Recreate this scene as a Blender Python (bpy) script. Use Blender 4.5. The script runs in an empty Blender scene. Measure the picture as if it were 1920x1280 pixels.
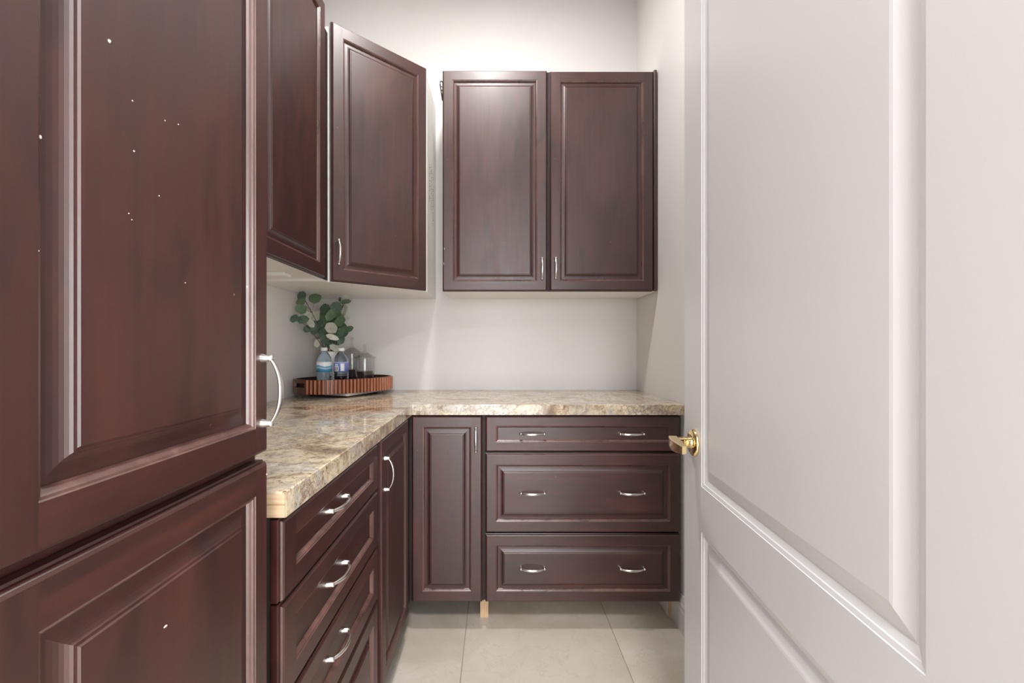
import bpy, math, random
from mathutils import Vector, Matrix

random.seed(7)
scene = bpy.context.scene
COL = scene.collection

# ------------------------------------------------------------------ camera
FPX = 830.0                      # focal length in pixels of a 1920x1280 frame
CAMH = 1.16
cam_data = bpy.data.cameras.new('camera')
cam_data.sensor_width = 36.0
cam_data.lens = 36.0 * FPX / 1920.0
cam_data.shift_x = 30.0 / 1920.0
cam_data.shift_y = 10.0 / 1920.0
cam_data.clip_start = 0.01
cam = bpy.data.objects.new('camera', cam_data)
cam.location = (0, 0, CAMH)
cam.rotation_euler = (math.pi / 2, 0, 0)
COL.objects.link(cam)
scene.camera = cam

# ------------------------------------------------------------------ world, lights, exposure
world = bpy.data.worlds.new('world')
scene.world = world
world.use_nodes = True
wn = world.node_tree.nodes
wn['Background'].inputs['Color'].default_value = (0.80, 0.88, 1.0, 1)
wn['Background'].inputs['Strength'].default_value = 0.5

def area_light(name, loc, rot, size, size_y, power, color, shape='RECTANGLE'):
    l = bpy.data.lights.new(name, 'AREA')
    l.shape = shape
    l.size = size
    if shape in ('RECTANGLE', 'ELLIPSE'):
        l.size_y = size_y
    l.energy = power
    l.color = color
    o = bpy.data.objects.new(name, l)
    o.location = loc
    o.rotation_euler = rot
    COL.objects.link(o)
    return o

# fill lights added in the unseen hall behind the viewer; pantry's ceiling lamp last
area_light('hall_fill_back', (0.05, -2.85, 1.30), (math.radians(90), 0, 0), 1.7, 2.4, 84, (0.93, 0.95, 1.0))
area_light('hall_fill_right', (2.15, -2.85, 1.25), (math.radians(90), 0, 0), 1.7, 2.4, 95, (0.94, 0.96, 1.0))
area_light('hall_fill_top', (0.1, -0.9, 3.02), (0, 0, 0), 0.5, 0.5, 70, (1.0, 0.98, 0.98), 'DISK')
area_light('pantry_ceiling_light', (-0.05, 1.42, 3.035), (0, 0, 0), 0.16, 0.16, 21, (1.0, 0.975, 0.945), 'DISK')

vs = scene.view_settings
vs.view_transform = 'Standard'
vs.look = 'None'
vs.exposure = 0.10
vs.gamma = 1.0
vs.use_curve_mapping = False

# ------------------------------------------------------------------ helpers
class MB:
    """collects verts / faces / material slots and builds one mesh object"""
    def __init__(self):
        self.v = []; self.f = []; self.m = []; self.s = []
    def vert(self, p):
        self.v.append(tuple(p)); return len(self.v) - 1
    def face(self, idx, mat=0, smooth=False):
        self.f.append(tuple(idx)); self.m.append(mat); self.s.append(smooth)
    def quad(self, a, b, c, d, mat=0, smooth=False):
        i = [self.vert(p) for p in (a, b, c, d)]
        self.face(i, mat, smooth)
    def box(self, x0, y0, z0, x1, y1, z1, mat=0, b=0.0):
        if b <= 0:
            p = [(x0,y0,z0),(x1,y0,z0),(x1,y1,z0),(x0,y1,z0),(x0,y0,z1),(x1,y0,z1),(x1,y1,z1),(x0,y1,z1)]
            n = len(self.v); self.v += p
            for q in ((3,2,1,0),(4,5,6,7),(0,1,5,4),(1,2,6,5),(2,3,7,6),(3,0,4,7)):
                self.face([n+k for k in q], mat)
            return
        # bevelled top and bottom rims and vertical corners (chamfer)
        def ring(i, z):
            return [(x0+i,y0+b,z),(x0+b,y0+i,z),(x1-b,y0+i,z),(x1-i,y0+b,z),
                    (x1-i,y1-b,z),(x1-b,y1-i,z),(x0+b,y1-i,z),(x0+i,y1-b,z)]
        def ring_in(z):
            return [(x0+b,y0+b,z),(x0+b,y0+b,z),(x1-b,y0+b,z),(x1-b,y0+b,z),
                    (x1-b,y1-b,z),(x1-b,y1-b,z),(x0+b,y1-b,z),(x0+b,y1-b,z)]
        rr = [ring(0,z0+b), ring(0,z1-b)]
        ids = []
        for r in rr:
            n = len(self.v); self.v += r; ids.append(n)
        for k in range(8):
            k2 = (k+1) % 8
            self.face((ids[0]+k, ids[0]+k2, ids[1]+k2, ids[1]+k), mat)
        for z, idn, up in ((z0, ids[0], False), (z1, ids[1], True)):
            n = len(self.v)
            self.v += [(x0+b,y0+b,z),(x1-b,y0+b,z),(x1-b,y1-b,z),(x0+b,y1-b,z)]
            mp = [0,0,1,1,2,2,3,3]
            for k in range(8):
                k2 = (k+1) % 8
                a, c = idn+k, idn+k2
                d, e = n+mp[k2], n+mp[k]
                q = [a, c, d, e] if d != e else [a, c, d]
                if not up: q = q[::-1]
                self.face(q, mat)
            q = [n, n+1, n+2, n+3]
            if not up: q = q[::-1]
            self.face(q, mat)
    def lathe(self, prof, seg=24, mat=0, center=(0,0,0), axis='z', smooth=True, closed=False):
        """prof: list of (r, h)"""
        ids = []
        for r, h in prof:
            row = []
            for k in range(seg):
                a = 2*math.pi*k/seg
                c, s = math.cos(a)*r, math.sin(a)*r
                if axis == 'z': p = (center[0]+c, center[1]+s, center[2]+h)
                elif axis == 'y': p = (center[0]+c, center[1]+h, center[2]-s)
                else: p = (center[0]+h, center[1]+c, center[2]+s)
                row.append(self.vert(p))
            ids.append(row)
        for i in range(len(ids)-1):
            for k in range(seg):
                k2 = (k+1) % seg
                self.face((ids[i][k], ids[i][k2], ids[i+1][k2], ids[i+1][k]), mat, smooth)
        if closed:
            self.face(ids[0][::-1], mat); self.face(ids[-1], mat)
    def tube(self, pts, radii, seg=8, mat=0, up=(0,0,1), flat=1.0, smooth=True, caps=True):
        """sweep an ellipse along pts; radii is across, radii*flat along 'up'-ish"""
        pts = [Vector(p) for p in pts]
        ids = []
        for i, p in enumerate(pts):
            t = (pts[min(i+1, len(pts)-1)] - pts[max(i-1, 0)]).normalized()
            u = Vector(up)
            if abs(t.dot(u)) > 0.97: u = Vector((1,0,0)) if abs(t.x) < 0.9 else Vector((0,1,0))
            a = t.cross(u).normalized(); b = a.cross(t).normalized()
            row = []
            for k in range(seg):
                an = 2*math.pi*k/seg
                row.append(self.vert(p + a*math.cos(an)*radii[i] + b*math.sin(an)*radii[i]*flat))
            ids.append(row)
        for i in range(len(ids)-1):
            for k in range(seg):
                k2 = (k+1) % seg
                self.face((ids[i][k], ids[i][k2], ids[i+1][k2], ids[i+1][k]), mat, smooth)
        if caps:
            self.face(ids[0][::-1], mat); self.face(ids[-1], mat)
    def mesh(self, name, mats):
        me = bpy.data.meshes.new(name)
        me.from_pydata(self.v, [], self.f)
        for m in mats: me.materials.append(m)
        for i, p in enumerate(me.polygons):
            p.material_index = self.m[i]; p.use_smooth = self.s[i]
        me.update()
        return me

def link(name, me, parent=None, loc=(0,0,0), rotz=0.0):
    o = bpy.data.objects.new(name, me)
    COL.objects.link(o)
    o.location = loc
    o.rotation_euler = (0, 0, rotz)
    if parent is not None:
        o.parent = parent
    return o

def build(mb, name, mats, parent=None, loc=(0,0,0), rotz=0.0):
    if not isinstance(mats, (list, tuple)): mats = [mats]
    return link(name, mb.mesh(name, mats), parent, loc, rotz)

def empty(name, loc=(0,0,0), rotz=0.0):
    return link(name, None, None, loc, rotz)

def tag(o, label=None, cat=None, group=None, kind=None):
    if label: o['label'] = label
    if cat: o['category'] = cat
    if group: o['group'] = group
    if kind: o['kind'] = kind
    return o

def at(px, py, D):
    return Vector(((px-930.0)*D/FPX, D, CAMH-(py-650.0)*D/FPX))

# ------------------------------------------------------------------ materials
class NT:
    def __init__(self, name):
        self.m = bpy.data.materials.new(name); self.m.use_nodes = True
        self.n = self.m.node_tree.nodes; self.l = self.m.node_tree.links
        self.p = self.n['Principled BSDF']
    def node(self, t, **kw):
        nd = self.n.new(t)
        for k, v in kw.items(): setattr(nd, k, v)
        return nd
    def set(self, **kw):
        names = {'color':'Base Color','rough':'Roughness','metal':'Metallic','spec':'Specular IOR Level','coat':'Coat Weight',
                 'coatr':'Coat Roughness','trans':'Transmission Weight','ior':'IOR','sss':'Subsurface Weight'}
        for k, v in kw.items():
            i = self.p.inputs[names[k]]
            i.default_value = (*v, 1) if isinstance(v, tuple) and len(v) == 3 else v
    def coords(self, scale=(1,1,1), kind='Object'):
        tc = self.node('ShaderNodeTexCoord'); mp = self.node('ShaderNodeMapping')
        mp.inputs['Scale'].default_value = scale
        self.l.new(tc.outputs[kind], mp.inputs['Vector'])
        return mp.outputs['Vector']
    def rand(self, k=20.0):
        oi = self.node('ShaderNodeObjectInfo'); ml = self.node('ShaderNodeMath', operation='MULTIPLY')
        ml.inputs[1].default_value = k
        self.l.new(oi.outputs['Random'], ml.inputs[0])
        return ml.outputs[0]
    def noise(self, vec, scale, detail=4, rough=0.5, dist=0.0, w=None):
        nn = self.node('ShaderNodeTexNoise')
        if w is not None: nn.noise_dimensions = '4D'; self.l.new(w, nn.inputs['W'])
        nn.inputs['Scale'].default_value = scale; nn.inputs['Detail'].default_value = detail
        nn.inputs['Roughness'].default_value = rough; nn.inputs['Distortion'].default_value = dist
        self.l.new(vec, nn.inputs['Vector'])
        return nn.outputs['Fac']
    def ramp(self, fac, stops, interp='LINEAR'):
        r = self.node('ShaderNodeValToRGB'); r.color_ramp.interpolation = interp
        e = r.color_ramp.elements
        while len(e) < len(stops): e.new(0.5)
        for i, (p, c) in enumerate(stops):
            e[i].position = p; e[i].color = (*c, 1)
        self.l.new(fac, r.inputs['Fac'])
        return r.outputs['Color']
    def mix(self, a, b, fac, mode='MIX'):
        m = self.node('ShaderNodeMix', data_type='RGBA', blend_type=mode)
        for s, v in ((m.inputs[6], a), (m.inputs[7], b), (m.inputs[0], fac)):
            if hasattr(v, 'links'): self.l.new(v, s)
            elif isinstance(v, tuple): s.default_value = (*v, 1)
            else: s.default_value = v
        return m.outputs[2]
    def bump(self, h, strength, dist=0.001):
        b = self.node('ShaderNodeBump'); b.inputs['Strength'].default_value = strength
        b.inputs['Distance'].default_value = dist
        self.l.new(h, b.inputs['Height']); self.l.new(b.outputs['Normal'], self.p.inputs['Normal'])

def wood_mat(name, grain, dark, mid, light, rough=0.42, coat=0.0, boards=True):
    t = NT(name)
    s = (1, 1, 1)
    if grain == 'v': s1, s2 = (26, 26, 1.6), (5, 5, 1.6)
    else: s1, s2 = (1.6, 26, 26), (1.6, 5, 5)
    w = t.rand(37.0)
    fine = t.noise(t.coords(s1), 2.2, 6, 0.6, 0.4, w)
    big = t.noise(t.coords(s2), 1.5, 3, 0.55, 0.8, w)
    c = t.ramp(fine, [(0.30, dark), (0.55, mid), (0.80, light)])
    c2 = t.ramp(big, [(0.30, (0.62, 0.58, 0.58)), (0.52, (1, 1, 1)), (0.72, (1.35, 1.28, 1.22))])
    c = t.mix(c, c2, 0.85, 'MULTIPLY')
    flame = t.noise(t.coords((4.5, 4.5, 2.2) if grain == 'v' else (2.2, 4.5, 4.5)), 2.0, 5, 0.6, 1.6, w)
    c4 = t.ramp(flame, [(0.36, (0.60, 0.56, 0.56)), (0.46, (1.0, 1.0, 1.0)), (0.60, (1.0, 1.0, 1.0)), (0.70, (1.30, 1.34, 1.34))])
    c = t.mix(c, c4, 0.8, 'MULTIPLY')
    if boards:
        # glued-up boards: every strip has its own tone
        tc = t.node('ShaderNodeTexCoord'); sp = t.node('ShaderNodeSeparateXYZ')
        t.l.new(tc.outputs['Object'], sp.inputs[0])
        mu = t.node('ShaderNodeMath', operation='MULTIPLY'); mu.inputs[1].default_value = 14.0
        t.l.new(sp.outputs['X' if grain == 'v' else 'Z'], mu.inputs[0])
        fl = t.node('ShaderNodeMath', operation='FLOOR'); t.l.new(mu.outputs[0], fl.inputs[0])
        ad = t.node('ShaderNodeMath', operation='ADD'); t.l.new(fl.outputs[0], ad.inputs[0]); t.l.new(w, ad.inputs[1])
        wh = t.node('ShaderNodeTexWhiteNoise', noise_dimensions='1D'); t.l.new(ad.outputs[0], wh.inputs['W'])
        c3 = t.ramp(wh.outputs['Value'], [(0.0, (0.84, 0.82, 0.82)), (1.0, (1.14, 1.12, 1.10))])
        c = t.mix(c, c3, 1.0, 'MULTIPLY')
    # sparse pale nicks
    vo = t.node('ShaderNodeTexVoronoi'); vo.inputs['Scale'].default_value = 16.0
    t.l.new(t.coords((1, 1, 0.8)), vo.inputs['Vector'])
    nick = t.ramp(vo.outputs['Distance'], [(0.0, (1, 1, 1)), (0.028, (0, 0, 0))])
    c = t.mix(c, (0.35, 0.26, 0.24), nick)
    t.l.new(c, t.p.inputs['Base Color'])
    rr = t.ramp(big, [(0.3, (rough*0.85,)*3), (0.7, (rough*1.15,)*3)])
    t.l.new(rr, t.p.inputs['Roughness'])
    t.set(coat=coat, coatr=0.12, spec=1.0)
    t.bump(fine, 0.04, 0.0006)
    return t.m

WD, WM, WL = (0.029, 0.0046, 0.0031), (0.045, 0.0077, 0.0052), (0.066, 0.0135, 0.0094)
M_WV = wood_mat('wood_vertical_grain', 'v', WD, WM, WL)
M_WH = wood_mat('wood_horizontal_grain', 'h', WD, WM, WL)
M_WE = wood_mat('wood_worn_sheen_profile', 'v', (0.075, 0.032, 0.026), (0.12, 0.057, 0.048), (0.18, 0.10, 0.086), 0.30, boards=False)  # profile edges paler: wear plus reflected light put into the colour
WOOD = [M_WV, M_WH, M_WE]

def plain(name, color, rough=0.5, metal=0.0, spec=0.5, bump=None, var=0.0, vscale=8.0, coat=0.0):
    t = NT(name); t.set(color=color, rough=rough, metal=metal, spec=spec, coat=coat)
    if var > 0:
        n = t.noise(t.coords(), vscale, 4, 0.55)
        lo = tuple(c*(1-var) for c in color); hi = tuple(min(1, c*(1+var)) for c in color)
        t.l.new(t.ramp(n, [(0.3, lo), (0.7, hi)]), t.p.inputs['Base Color'])
    if bump:
        n = t.noise(t.coords(), bump[0], 3, 0.5); t.bump(n, bump[1], 0.0008)
    return t.m

M_WALL = plain('cream_wall_paint', (0.79, 0.77, 0.755), 0.55, bump=(260, 0.12), var=0.015, vscale=3)
M_CEIL = plain('white_ceiling_paint', (0.80, 0.79, 0.77), 0.8, bump=(120, 0.3), var=0.01)
M_DOOR = plain('white_door_paint', (0.73, 0.73, 0.745), 0.33, bump=(90, 0.05), var=0.01, vscale=4)
M_TRIM = plain('white_trim_paint', (0.78, 0.77, 0.76), 0.35, var=0.01)
M_BOX = plain('cream_melamine', (0.87, 0.85, 0.81), 0.4, var=0.02, vscale=4)
M_DARK = plain('dark_gap', (0.02, 0.012, 0.011), 0.6, var=0.1)
M_GROUT = plain('beige_grout', (0.36, 0.30, 0.24), 0.8, var=0.1, vscale=60)
M_NICKEL = plain('brushed_nickel', (0.80, 0.78, 0.75), 0.26, 1.0, var=0.03, vscale=90)
M_BRASS = plain('polished_brass', (0.86, 0.69, 0.38), 0.12, 1.0, var=0.03, vscale=30)
M_BLACK = plain('black_wire', (0.02, 0.025, 0.022), 0.4, var=0.1)
M_INK = plain('pencil_ink', (0.10, 0.095, 0.09), 0.7, var=0.1)
M_CHIP = plain('bare_chip', (0.62, 0.55, 0.52), 0.6, var=0.1, vscale=200)
M_CERAMIC = plain('white_ceramic', (0.82, 0.81, 0.78), 0.3, var=0.01)
M_SOIL = plain('dark_soil', (0.05, 0.035, 0.025), 0.9, var=0.3, vscale=80)
M_STEM = plain('brown_stem', (0.13, 0.07, 0.05), 0.6, var=0.2, vscale=60)
M_CAP = plain('white_plastic_cap', (0.85, 0.87, 0.90), 0.35, var=0.01)
M_BEANS = plain('dark_beans', (0.045, 0.026, 0.024), 0.45, var=0.4, vscale=120, bump=(140, 0.8))
M_BOARD = plain("pale_board", (0.80, 0.73, 0.66), 0.4, var=0.06, vscale=20)
M_FELT = plain('dark_foot', (0.02, 0.017, 0.015), 0.8, var=0.1)

def raw_wood(name, a, b, horiz=True):
    t = NT(name); t.set(rough=0.6)
    n = t.noise(t.coords((3, 60, 60) if horiz else (60, 60, 4)), 2.0, 4, 0.55)
    t.l.new(t.ramp(n, [(0.35, a), (0.65, b)]), t.p.inputs['Base Color'])
    return t.m
M_RAW = raw_wood('raw_core_wood', (0.50, 0.33, 0.19), (0.66, 0.50, 0.33))
M_RAWV = raw_wood('raw_panel_edge', (0.62, 0.40, 0.22), (0.76, 0.54, 0.33), False)

def leaf_mat(name, a, b, rough=0.5):
    t = NT(name); t.set(rough=rough)
    n = t.noise(t.coords(), 60, 3, 0.5, 0, t.rand(20))
    t.l.new(t.ramp(n, [(0.3, a), (0.7, b)]), t.p.inputs['Base Color'])
    return t.m
M_LEAF = leaf_mat('eucalyptus_green', (0.085, 0.155, 0.085), (0.15, 0.235, 0.13))
M_LEAFD = leaf_mat('eucalyptus_deep_green', (0.060, 0.115, 0.075), (0.105, 0.175, 0.115))
M_LEAFP = leaf_mat('eucalyptus_pale_underside', (0.50, 0.53, 0.43), (0.66, 0.68, 0.58))

def glass(name, color, ior, rough=0.0):
    t = NT(name); t.set(color=color, rough=rough, trans=1.0, ior=ior)
    return t.m
M_WATER = glass('bottled_water_plastic', (0.76, 0.89, 0.99), 1.22, 0.02)
def thin_glass(name, tint):
    t = NT(name); t.n.remove(t.p)
    lw_ = t.node('ShaderNodeLayerWeight'); lw_.inputs['Blend'].default_value = 0.5
    pw = t.node('ShaderNodeMath', operation='POWER'); pw.inputs[1].default_value = 3.0
    t.l.new(lw_.outputs['Facing'], pw.inputs[0])
    fr = t.node('ShaderNodeMath', operation='MULTIPLY_ADD'); fr.inputs[1].default_value = 0.55; fr.inputs[2].default_value = 0.06
    t.l.new(pw.outputs[0], fr.inputs[0])
    a = t.node('ShaderNodeBsdfTransparent'); a.inputs['Color'].default_value = (*tint, 1)
    b = t.node('ShaderNodeBsdfGlossy'); b.inputs['Roughness'].default_value = 0.02
    m = t.node('ShaderNodeMixShader')
    t.l.new(fr.outputs[0], m.inputs[0]); t.l.new(a.outputs[0], m.inputs[1]); t.l.new(b.outputs[0], m.inputs[2])
    t.l.new(m.outputs[0], t.n['Material Output'].inputs['Surface'])
    return t.m
M_GLASS = thin_glass('clear_glass', (0.93, 0.93, 0.93))

def granite():
    t = NT('brown_granite_laminate')
    v = t.coords((1, 1, 1))
    va = t.coords((1.0, 1.15, 1.0))
    base = t.noise(va, 7.0, 8, 0.68, 0.35)
    c = t.ramp(base, [(0.33, (0.24, 0.18, 0.135)), (0.42, (0.45, 0.355, 0.25)), (0.49, (0.76, 0.655, 0.47)),
                      (0.56, (0.50, 0.445, 0.385)), (0.64, (0.80, 0.745, 0.62))])
    fleck = t.noise(t.coords((1.0, 1.1, 1.0)), 62, 5, 0.75, 0.2)
    f = t.ramp(fleck, [(0.34, (0.40, 0.33, 0.27)), (0.46, (0.92, 0.90, 0.87)), (0.60, (1.0, 1.0, 1.0)), (0.70, (1.25, 1.22, 1.15))])
    c = t.mix(c, f, 0.9, 'MULTIPLY')
    # rusty veins and grey pools
    vein = t.noise(t.coords((1.0, 1.1, 1.0)), 9, 7, 0.72, 0.5)
    vv = t.ramp(vein, [(0.475, (0, 0, 0)), (0.50, (0.75, 0.75, 0.75)), (0.525, (0, 0, 0))])
    c = t.mix(c, (0.25, 0.135, 0.07), vv)
    m = t.n[-1]
    grey = t.noise(v, 4.0, 3, 0.5, 0.6)
    g = t.ramp(grey, [(0.54, (0, 0, 0)), (0.66, (0.6, 0.6, 0.6))])
    c = t.mix(c, (0.37, 0.34, 0.32), g)
    spots = t.noise(v, 115, 3, 0.6)
    s = t.ramp(spots, [(0.61, (0, 0, 0)), (0.67, (0.75, 0.75, 0.75))])
    c = t.mix(c, (0.09, 0.06, 0.045), s)
    t.l.new(c, t.p.inputs['Base Color'])
    t.set(rough=0.09, spec=0.5)
    return t.m
M_GRANITE = granite()

def tile_mat():
    t = NT('beige_marble_tile')
    w = t.rand(50)
    v = t.coords()
    n = t.noise(v, 3.0, 5, 0.55, 0.8, w)
    c = t.ramp(n, [(0.30, (0.52, 0.455, 0.375)), (0.52, (0.63, 0.57, 0.49)), (0.72, (0.70, 0.65, 0.575))])
    ve = t.noise(v, 5.0, 6, 0.6, 2.2, w)
    vv = t.ramp(ve, [(0.485, (0, 0, 0)), (0.50, (0.42, 0.42, 0.42)), (0.515, (0, 0, 0))])
    c = t.mix(c, (0.50, 0.44, 0.36), vv)
    t.l.new(c, t.p.inputs['Base Color']); t.set(rough=0.30)
    return t.m
M_TILE = tile_mat()

def tray_mat():
    t = NT('tray_wood_groove_shade')  # shade of the grooves between ribs put into the band's colour
    n = t.noise(t.coords((40, 40, 4)), 2.0, 4, 0.6)
    t.l.new(t.ramp(n, [(0.3, (0.045, 0.012, 0.006)), (0.55, (0.09, 0.026, 0.012)), (0.8, (0.15, 0.048, 0.022))]), t.p.inputs['Base Color'])
    t.set(rough=0.32)
    return t.m
M_TRAY = tray_mat()
def rib_mat():
    t = NT('reddish_rib_wood')
    n = t.noise(t.coords((40, 40, 4)), 2.0, 4, 0.6, 0, t.rand(30))
    t.l.new(t.ramp(n, [(0.3, (0.34, 0.115, 0.055)), (0.6, (0.50, 0.20, 0.105)), (0.85, (0.62, 0.30, 0.18))]), t.p.inputs['Base Color'])
    t.set(rough=0.30)
    return t.m
M_RIB = rib_mat()
M_TRAYIN = plain('dark_tray_inside', (0.045, 0.016, 0.010), 0.35, var=0.2, vscale=20)

# ------------------------------------------------------------------ room dimensions
XL, XR, YB, YF, ZC = -0.97, 0.768, 2.416, 0.27, 3.10
FX = -0.345          # face plane of the left-hand units
FY = 1.806           # face plane of the back base units
ZT = 0.925           # worktop height
DT = 0.020           # door thickness
OPX0, OPX1, OPZ = -0.375, 0.415, 2.43   # doorway

# ------------------------------------------------------------------ the setting
def struct(mb, name, mats):
    return tag(build(mb, name, mats), kind='structure')

HX0, HX1, HY0 = -2.0, 3.2, -2.9
m = MB(); m.box(XL-0.1, YB, 0, XR+0.1, YB+0.1, ZC); struct(m, 'wall_back', M_WALL)
m = MB(); m.box(XL-0.1, YF, 0, XL, YB, ZC); struct(m, 'wall_left', M_WALL)
m = MB(); m.box(XR, YF, 0, XR+0.1, YB, ZC); struct(m, 'wall_right', M_WALL)
m = MB()
m.box(HX0, YF-0.12, 0, OPX0, YF, ZC); m.box(OPX1, YF-0.12, 0, HX1, YF, ZC); m.box(OPX0, YF-0.12, OPZ, OPX1, YF, ZC)
struct(m, 'wall_front', M_WALL)
m = MB(); m.box(HX0-0.1, HY0, ZC, HX1+0.1, YB+0.1, ZC+0.1); struct(m, 'ceiling', M_CEIL)
# hall behind the viewer
m = MB(); m.box(HX0-0.1, HY0, 0, HX0, YF, ZC); struct(m, 'wall_hall_left', M_WALL)
m = MB(); m.box(HX1, HY0, 0, HX1+0.1, YF, ZC); struct(m, 'wall_hall_right', M_WALL)
m = MB(); m.box(HX0-0.1, HY0-0.1, 0, HX1+0.1, HY0, ZC); struct(m, 'wall_hall_back', M_WALL)

for wi, (wx, wz) in enumerate(((0.05, 1.30), (2.15, 1.25))):  # made-up frames dressing the added hall fill lights
    m = MB(); w2, h2 = 0.85, 1.2
    for x0, z0, x1, z1 in ((wx-w2-0.07, wz-h2-0.04, wx-w2, wz+h2+0.07), (wx+w2, wz-h2-0.04, wx+w2+0.07, wz+h2+0.07),
                           (wx-w2, wz+h2, wx+w2, wz+h2+0.07), (wx-w2, wz-h2-0.04, wx+w2, wz-h2)):
        m.box(x0, HY0, z0, x1, HY0+0.035, z1)
    struct(m, 'hall_fill_frame_%d' % (wi+1), M_TRIM)
m = MB(); m.box(HX0, HY0, -0.05, HX1, YB, -0.003)
floor = struct(m, 'floor', M_GROUT)
TS = 0.600
tile_cache = {}
def tile(x0, y0, x1, y1):
    w, d = round(x1-x0, 4), round(y1-y0, 4)
    if w < 0.02 or d < 0.02: return
    if (w, d) not in tile_cache:
        t = MB(); t.box(-w/2, -d/2, -0.006, w/2, d/2, 0.0, 0, 0.0012)
        tile_cache[(w, d)] = t.mesh('tile', [M_TILE])
    link('tile', tile_cache[(w, d)], floor, ((x0+x1)/2, (y0+y1)/2, 0))
g = 0.0012
xs = [-0.124 + TS*k for k in range(-4, 7)]
ys = [1.44 + TS*k for k in range(-8, 3)]
for i in range(len(xs)-1):
    for j in range(len(ys)-1):
        for (ax, bx_, ay, by) in ((XL, XR, YF, YB), (HX0, HX1, HY0, YF)):
            tile(max(xs[i], ax)+g, max(ys[j], ay)+(g if ys[j] > ay else 0), min(xs[i+1], bx_)-g, min(ys[j+1], by)-(g if ys[j+1] < by else 0))

# baseboard on the right wall (stepped profile), door casing around the doorway
def extrude_profile(prof, p0, p1, n, mb):
    """prof: (out, z) pairs; n = outward normal (x,y)"""
    rows = []
    for p in (p0, p1):
        rows.append([mb.vert((p[0]+n[0]*o, p[1]+n[1]*o, z)) for o, z in prof])
    for k in range(len(prof)-1):
        mb.face((rows[0][k], rows[1][k], rows[1][k+1], rows[0][k+1]))
    mb.face(rows[0]); mb.face(rows[1][::-1])
BB = [(0.0, 0.0), (0.016, 0.0), (0.016, 0.085), (0.0135, 0.090), (0.0135, 0.108), (0.010, 0.114), (0.008, 0.128), (0.004, 0.140), (0.0, 0.142)]
m = MB(); extrude_profile(BB, (XR, 1.905), (XR, YF), (-1, 0), m); struct(m, 'baseboard_right', M_TRIM)

m = MB()
for x0, x1 in ((OPX0-0.075, OPX0), (OPX1, OPX1+0.075)):
    m.box(x0, YF-0.138, 0, x1, YF-0.12, OPZ+0.075, 0, 0.004)
m.box(OPX0, YF-0.138, OPZ, OPX1, YF-0.12, OPZ+0.075, 0, 0.004)
struct(m, 'trim_1', M_TRIM)
m = MB()
m.box(OPX0, YF-0.12, 0, OPX0+0.012, YF-0.002, OPZ); m.box(OPX1-0.012, YF-0.12, 0, OPX1, YF-0.002, OPZ)
m.box(OPX0+0.012, YF-0.12, OPZ-0.012, OPX1-0.012, YF-0.002, OPZ)
struct(m, 'trim_2', M_TRIM)

# ------------------------------------------------------------------ cabinet fronts
def ring_pts(x0, z0, x1, z1, i, y):
    return [(x0+i, y, z0+i), (x1-i, y, z0+i), (x1-i, y, z1-i), (x0+i, y, z1-i)]

def loft(mb, x0, z0, x1, z1, rings, mats=(0, 0, 0, 0), flip=False):
    """rings: (inset, y) ; mats for bottom, right, top, left strips"""
    prev = None
    for (i, y) in rings:
        pts = ring_pts(x0, z0, x1, z1, i, y)
        if prev is not None:
            for k in range(4):
                k2 = (k+1) % 4
                q = (prev[k], prev[k2], pts[k2], pts[k])
                if flip: q = q[::-1]
                mb.quad(*q, mat=mats[k])
        prev = pts

EDGE = [(0.0, 0.0), (0.0, -0.0105), (0.0022, -0.0118), (0.0022, -0.0150), (0.0040, -0.0178), (0.0068, -DT)]

def make_frame(W, H, sx, sz):
    """stile-and-rail front; stile width sx, rail width sz"""
    mb = MB()
    loft(mb, 0, 0, W, H, EDGE, (1, 0, 1, 0))
    i = EDGE[-1][0]; y = -DT
    # stiles run full height, rails butt between them
    mb.quad((i, y, i), (sx, y, i), (sx, y, H-i), (i, y, H-i), 0)
    mb.quad((W-sx, y, i), (W-i, y, i), (W-i, y, H-i), (W-sx, y, H-i), 0)
    mb.quad((sx, y+0.0001, i), (W-sx, y+0.0001, i), (W-sx, y+0.0001, sz), (sx, y+0.0001, sz), 1)
    mb.quad((sx, y+0.0001, H-sz), (W-sx, y+0.0001, H-sz), (W-sx, y+0.0001, H-i), (sx, y+0.0001, H-i), 1)
    # sticking profile
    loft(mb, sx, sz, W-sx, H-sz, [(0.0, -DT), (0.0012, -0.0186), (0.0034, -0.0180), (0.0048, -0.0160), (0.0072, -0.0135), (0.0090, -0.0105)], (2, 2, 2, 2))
    # back
    mb.quad((0, 0, 0), (0, 0, H), (W, 0, H), (W, 0, 0), 0)
    return mb.mesh('door_frame', WOOD)

def make_panel(W, H, sx, sz, style, gm):
    mb = MB()
    x0, z0, x1, z1 = sx+0.0088, sz+0.0088, W-sx-0.0088, H-sz-0.0088
    if style == 'raised':
        R = [(0.0, -0.0100), (0.0060, -0.0101), (0.0110, -0.0107), (0.0150, -0.0118), (0.0180, -0.0132), (0.0205, -0.0150), (0.0222, -0.0170), (0.0230, -0.0168), (0.0252, -0.0172), (0.0266, -0.0190)]
        loft(mb, x0, z0, x1, z1, R, (gm, gm, gm, gm))
        i = R[-1][0]
        mb.quad(*ring_pts(x0, z0, x1, z1, i, R[-1][1]), mat=gm)
    else:
        mb.quad(*ring_pts(x0, z0, x1, z1, 0, -0.0112), mat=gm)
    return mb.mesh('panel', WOOD)

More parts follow.
